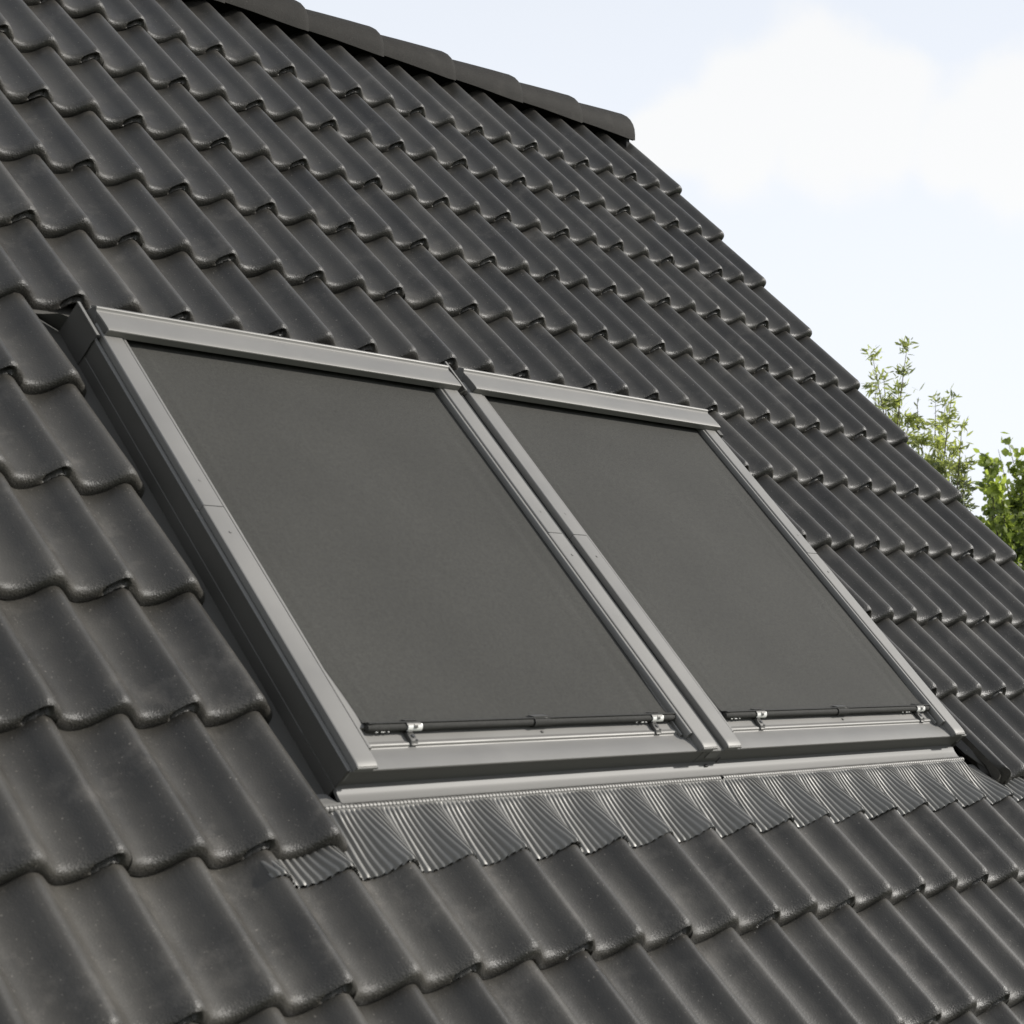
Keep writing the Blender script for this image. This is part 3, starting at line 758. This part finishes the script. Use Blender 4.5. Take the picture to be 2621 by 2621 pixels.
# ------------------------------------------------------------------ outer sun screens
def screen(u0, u1, label, clips, collar, seed):
    sc = thing('sun_screen', label, 'awning blind', ((u0 + u1) / 2, -2.868, .02), group='mesh sun screens')
    CW = .0535
    a, b = u0 + CW + .0095, u1 - CW - .0095
    V0, V1 = -1.70, -2.862
    mb = MB(); rows = []
    NV, NU = 70, 90
    for i in range(NV + 1):
        t = i / NV; v = lerp(V0, V1, t)
        pl = .0285 * sstep(.66, 1.0, t) ** 1.35 + .002; prr = .010 * sstep(.8, 1.0, t)
        row = []
        for j in range(NU + 1):
            s = j / NU; u = lerp(a + pl, b - prr, s)
            sag = -.0022 * math.sin(math.pi * s) * math.sin(math.pi * min(1, t * 1.02)) 
            rip = .0009 * math.exp(-((s - .93) / .05) ** 2) * math.sin((s - .9) * 95 + t * 2) * sstep(0, .4, t) + .0007 * math.exp(-((s - .04) / .03) ** 2) * math.sin(s * 160)
            lo = .0012 * noise.noise(Vector((u * 3.0, v * 1.6, seed)))
            fold = -.0015 * math.exp(-((t - .985) / .008) ** 2)
            row.append((u, v, .0192 + sag + rip + lo + fold + .004 * sstep(.97, 1.0, t)))
        rows.append(row)
    mb.grid(rows); mb.build('fabric', M['fabric'], sc, smooth=80)
    # bottom bar wrapped in the same fabric
    vb, wb, R = -2.8675, .0225, .0082
    ru0, ru1 = a + .030, b + .002
    mb = MB(); rows = []
    for i in range(60):
        u = lerp(ru0, ru1, i / 59.)
        k = 1 - .25 * (1 - sstep(0, .004, min(u - ru0, ru1 - u)))
        rows.append([(u, vb + R * k * math.cos(q) + .0006 * noise.noise(Vector((u * 12, q, seed))), wb + R * k * math.sin(q)) for q in [2 * math.pi * m / 20 for m in range(21)]])
    mb.grid(rows)
    mb.poly(rows[0][:-1]); mb.poly(rows[-1][:-1][::-1])
    mb.build('bottom_bar', M['barfabric'], sc, smooth=50)
    mb = MB()                                     # flat hem leading the fabric into the bar
    mb.ext_u([(-2.852, .0205), (-2.853, .0222), (-2.862, .0325), (-2.866, .0335), (-2.866, .030)], ru0 + .002, ru1 - .002)
    mb.build('hem', M['barfabric'], sc, smooth=40)
    mb = MB()                                     # stitching left of the fabric roll
    for q, l in ((.020, .006), (.034, .010), (.052, .004)):
        mb.box(ru0 + q, ru0 + q + l, vb - R - .0012, vb - R + .001, wb - .004, wb - .0022)
        mb.box(ru1 - q - .09, ru1 - q - .09 + l * .8, vb - R - .0012, vb - R + .001, wb - .004, wb - .0022)
    mb.build('stitch', M['white'], sc)
    # white clip sleeves with a grey tongue and a screwed bracket below
    for cu in clips:
        mb = MB(); n = 9; rr = R + .0018
        arc = [(vb + rr * math.cos(q), wb + rr * math.sin(q)) for q in [rad(35 + 150 * m / n) for m in range(n + 1)]]
        inn = [(vb + (rr - .0015) * math.cos(q), wb + (rr - .0015) * math.sin(q)) for q in [rad(35 + 150 * m / n) for m in range(n + 1)]][::-1]
        # part of the sleeve nearest the eaves is visible white
        arc2 = [(vb + rr * math.cos(q), wb + rr * math.sin(q)) for q in [rad(95 + 95 * m / n) for m in range(n + 1)]]
        inn2 = [(vb + (rr - .0015) * math.cos(q), wb + (rr - .0015) * math.sin(q)) for q in [rad(95 + 95 * m / n) for m in range(n + 1)]][::-1]
        mb.ext_u(arc2 + inn2, cu - .019, cu + .019)
        cl_ = mb.build('clip_sleeve', M['white'], sc, smooth=40)
        mb = MB()
        arc3 = [(vb + (rr + .0008) * math.cos(q), wb + (rr + .0008) * math.sin(q)) for q in [rad(52 + 62 * m / n) for m in range(n + 1)]]
        inn3 = [(vb + (rr) * math.cos(q), wb + (rr) * math.sin(q)) for q in [rad(52 + 62 * m / n) for m in range(n + 1)]][::-1]
        mb.ext_u(arc3 + inn3, cu - .022, cu + .015)
        mb.ext_u([(vb + .008, wb + .0075), (vb + .017, wb - .0005), (vb + .0175, wb + .0008), (vb + .0085, wb + .0095)], cu - .020, cu + .010)
        arc4 = [(vb + (rr + .0016) * math.cos(q), wb + (rr + .0016) * math.sin(q)) for q in [rad(100 + 45 * m / n) for m in range(n + 1)]]
        inn4 = [(vb + (rr + .0004) * math.cos(q), wb + (rr + .0004) * math.sin(q)) for q in [rad(100 + 45 * m / n) for m in range(n + 1)]][::-1]
        mb.ext_u(arc4 + inn4, cu - .004, cu + .005)
        mb.build('clip_tongue', M['steel'], sc, smooth=40)
        bx = cu - .012
        mb = MB()
        mb.ext_u([(vb - .004, .0105), (vb - .004, .0125), (vb - .012, .0185), (vb - .014, .0195), (vb - .032, .0195), (vb - .034, .0175), (vb - .037, .0150), (vb - .040, .0148), (vb - .040, .0118), (vb - .034, .0102)], bx - .009, bx + .009)
        br = mb.build('clip_bracket', M['steel'], sc, bevel=.0006)
        mb = MB(); mb.tube((bx + .002, vb - .0215, .0193), (bx + .002, vb - .0215, .0215), .0042, 14)
        mb.tube((bx + .002, vb - .0215, .0215), (bx + .002, vb - .0215, .0216), .0028, 14)
        mb.box(bx - .008, bx - .004, vb - .016, vb - .0135, .0193, .0205); mb.box(bx + .003, bx + .008, vb - .033, vb - .0305, .0192, .0208)
        s = mb.build('screw', M['dark'], br, smooth=30)
        mb = MB(); mb.ext_u([(vb - .009, .0150), (vb - .009, .024), (vb - .0125, .0215), (vb - .0135, .0185)], bx - .006, bx + .006)
        mb.build('clip_strap', M['steel'], sc)
    # centre collar
    mb = MB(); rr = R + .0016
    mb.tube((collar - .026, vb, wb), (collar + .026, vb, wb), rr, 22)
    mb.tube((collar - .026, vb, wb), (collar - .022, vb, wb), rr + .0012, 22)
    mb.build('collar', M['barfabric'], sc, smooth=40)
    mb = MB()
    mb.ext_u([(vb + .004, wb + .0105), (vb + .018, wb + .001), (vb + .0188, wb + .002), (vb + .005, wb + .0123)], collar - .026, collar + .022)
    mb.build('collar_tongue', M['steel'], sc)
    mb = MB(); mb.box(collar + .010, collar + .016, vb + .001, vb + .004, wb + rr - .001, wb + rr + .001)
    mb.tube((collar + .003, vb - .0165, .0098), (collar + .003, vb - .0165, .0122), .0034, 12)
    mb.build('collar_pin', M['white'] if False else M['steel'], sc)
    return sc
screen(W1[0], W1[1], 'black mesh sun screen over the left roof window, held by two clips', 'x' and (-3.452, -2.694), -3.080, 1)
screen(W2[0], W2[1], 'black mesh sun screen over the right roof window, held by two clips', (-2.292, -1.548), -1.930, 5)

# ------------------------------------------------------------------ trees
def tree(name, label, base, height, tips, mleaf, leaf_len, leaf_w, nleaf, spread, seed, group=None, jit=.12):
    rnd = random.Random(seed)
    root = thing(name, label, 'tree', base, group=group, roof=False)
    base = Vector(base)
    bm = MB()
    def limb(p, q, r0, r1, n=6, bend=.12):
        pts = []; d = q - p; ln = d.length
        off = Vector((rnd.uniform(-1, 1), rnd.uniform(-1, 1), rnd.uniform(-.2, .6))) * ln * bend
        for i in range(n + 1):
            t = i / n; pts.append(p + d * t + off * math.sin(math.pi * t) * (1 - t * .3))
        for i in range(n):
            bm.tube(pts[i] - base, pts[i + 1] - base, lerp(r0, r1, i / n), 6, caps=False, r1=lerp(r0, r1, (i + 1) / n))
        return pts
    fork = base + Vector((0, 0, height * .38))
    trunk = limb(base, fork, .16, .11, bend=.03)
    twigs = []
    for tip, dens in tips:
        tip = Vector(tip)
        # start point along the trunk axis or a rising limb
        mid = fork + (tip - fork) * .45 + Vector((0, 0, .25))
        limb(fork, mid, .06, .03)
        pts = limb(mid, tip, .018, .002, n=10, bend=.06)
        for i in range(3, 11):
            twigs.append((pts[i], pts[i] - pts[i - 1], dens, i / 10))
            for _ in range(2):
                if rnd.random() < .75:
                    dr = Vector((rnd.uniform(-1, 1), rnd.uniform(-1, 1), rnd.uniform(-.3, .9))).normalized()
                    ln = spread * rnd.uniform(.5, 1.0) * (1.15 - i / 10)
                    q = limb(pts[i], pts[i] + dr * ln, .004, .0015, n=3)
                    for k in (1, 2, 3): twigs.append((q[k], q[k] - q[k - 1], dens, .8))
    bm.build('trunk', M['bark'], root, smooth=60, shift=False)
    lv, lf, tint = [], [], []
    tot = sum(t[2] for t in twigs)
    for (p, d, dens, tt) in twigs:
        n = max(1, int(nleaf * dens / tot + rnd.random()))
        ct = min(1, max(0, .5 + .9 * noise.noise(p * 1.3)))
        for _ in range(n):
            c = p + Vector((max(-1.6, min(1.6, rnd.gauss(0, 1))), max(-1.6, min(1.6, rnd.gauss(0, 1))), max(-1.6, min(1.6, rnd.gauss(0, 1))))) * spread * jit + d * rnd.uniform(-.8, .2)
            ax = (d.normalized() * .8 + Vector((rnd.uniform(-1, 1), rnd.uniform(-1, 1), rnd.uniform(-1, .7)))).normalized()
            sd = ax.cross(Vector((rnd.uniform(-1, 1), rnd.uniform(-1, 1), rnd.uniform(-1, 1)))).normalized()
            nn_ = ax.cross(sd) * .15
            l = leaf_len * rnd.uniform(.6, 1.25); w = leaf_w * rnd.uniform(.6, 1.2)
            k = len(lv); c = c - base
            lv.extend([c, c + ax * l * .35 + sd * w + nn_ * w, c + ax * l * .7 + sd * w * .75, c + ax * l, c + ax * l * .7 - sd * w * .75, c + ax * l * .35 - sd * w + nn_ * w])
            lf.append([k, k + 1, k + 2, k + 3, k + 4, k + 5])
            tint.append(min(1, max(0, ct + rnd.uniform(-.35, .35))))
    me = mesh_of('crown', lv, lf, mleaf)
    at = me.attributes.new('tint', 'FLOAT', 'FACE'); at.data.foreach_set('value', tint)
    o = part('crown', root, me)
    return root

def P(x, y, D): return CAMW + ray(x, y) * D
D1 = 15.0
tipsA = [(P(2322, 886, D1), .9), (P(2300, 1000, D1 + .3), .9), (P(2232, 908, D1 - .2), .55), (P(2240, 985, D1 - .3), 1.0), (P(2262, 960, D1 + .5), .5),
         (P(2285, 1035, D1), 1.5), (P(2325, 1075, D1 + .4), 1.5), (P(2348, 1020, D1 + .8), .9), (P(2395, 1028, D1 + .3), .6), (P(2437, 1003, D1), 1.0),
         (P(2420, 1035, D1 + .5), .8), (P(2462, 1092, D1 - .1), .45), (P(2400, 1130, D1 + .2), 1.3), (P(2440, 1150, D1 + .5), 1.2), (P(2470, 1195, D1), 1.4), (P(2420, 1200, D1 - .4), 1.8),
         (P(2465, 1240, D1 + .3), 1.0), (P(2360, 1130, D1 + .6), 1.6), (P(2390, 1190, D1), 1.6), (P(2340, 1180, D1 + .9), 1.4), (P(2250, 1100, D1 + .2), 1.5), (P(2200, 1060, D1 + .6), 1.2), (P(2450, 1280, D1), 1.2)]
cA = P(2330, 1500, D1 + .3); baseA = (cA.x, cA.y, 0)
rr = random.Random(5)
for i in range(16):
    a = rr.uniform(0, 6.28); tipsA.append((Vector((cA.x + .9 * math.cos(a) * rr.uniform(.3, 1), cA.y + .9 * math.sin(a), rr.uniform(3.6, 5.6))), 1.1))
tree('willow_tree', 'feathery willow with narrow leaves and upright shoots behind the verge', baseA, 7.2, tipsA, M['willow_leaf'], .075, .0095, 17000, .22, 3)
D2 = 18.0
tipsB = [(P(2580, 1130, D2), .8), (P(2555, 1150, D2 + .5), .8), (P(2530, 1175, D2), .9), (P(2530, 1200, D2 + .3), 1.3), (P(2540, 1210, D2 + .6), 1.6), (P(2600, 1200, D2), 1.6), (P(2560, 1250, D2 - .3), 1.8),
         (P(2615, 1260, D2 + .4), 1.6), (P(2640, 1180, D2), 1.4), (P(2670, 1130, D2 + 1), 1.4), (P(2540, 1260, D2 + .8), .9), (P(2585, 1300, D2), 1.8), (P(2620, 1330, D2 - .5), 1.8), (P(2640, 1290, D2 + .6), 1.8),
         (P(2700, 1200, D2), 1.5), (P(2720, 1300, D2 + .8), 1.5)]
cB = P(2680, 1550, D2 + .3); baseB = (cB.x, cB.y, 0)
for i in range(12):
    a = rr.uniform(0, 6.28); tipsB.append((Vector((cB.x + 1.5 * math.cos(a), cB.y + 1.5 * math.sin(a), rr.uniform(3.8, 6.2))), 1.6))
tree('maple_tree', 'broad-leaved green tree with sunlit yellow-green leaves at the right edge', baseB, 7.0, tipsB, M['oak_leaf'], .08, .036, 6500, .19, 8, jit=.2)
D3 = 21.0
tipsC = [(P(2500, 1345, D3), 1.2), (P(2535, 1345, D3), 1.5), (P(2560, 1360, D3 - .4), 1.6), (P(2590, 1380, D3), 1.8), (P(2610, 1400, D3 + .5), 1.8), (P(2500, 1370, D3), 1.6), (P(2560, 1400, D3), 1.6), (P(2640, 1380, D3), 1.6), (P(2480, 1400, D3 + .4), 1.2)]
cC = P(2540, 1600, D3 + .3); baseC = (cC.x, cC.y, 0)
for i in range(10):
    a = rr.uniform(0, 6.28); tipsC.append((Vector((cC.x + 1.3 * math.cos(a), cC.y + 1.3 * math.sin(a), rr.uniform(3.0, 5.4))), 1.6))
tree('hazel_tree', 'low dense green tree between the willow and the right edge', baseC, 6.0, tipsC, M['oak_leaf'], .07, .032, 9000, .20, 12, jit=.22)

for o in bpy.data.objects:
    if '_o' in o: del o['_o']
S.render.engine = 'CYCLES'
print('objects', len(bpy.data.objects))
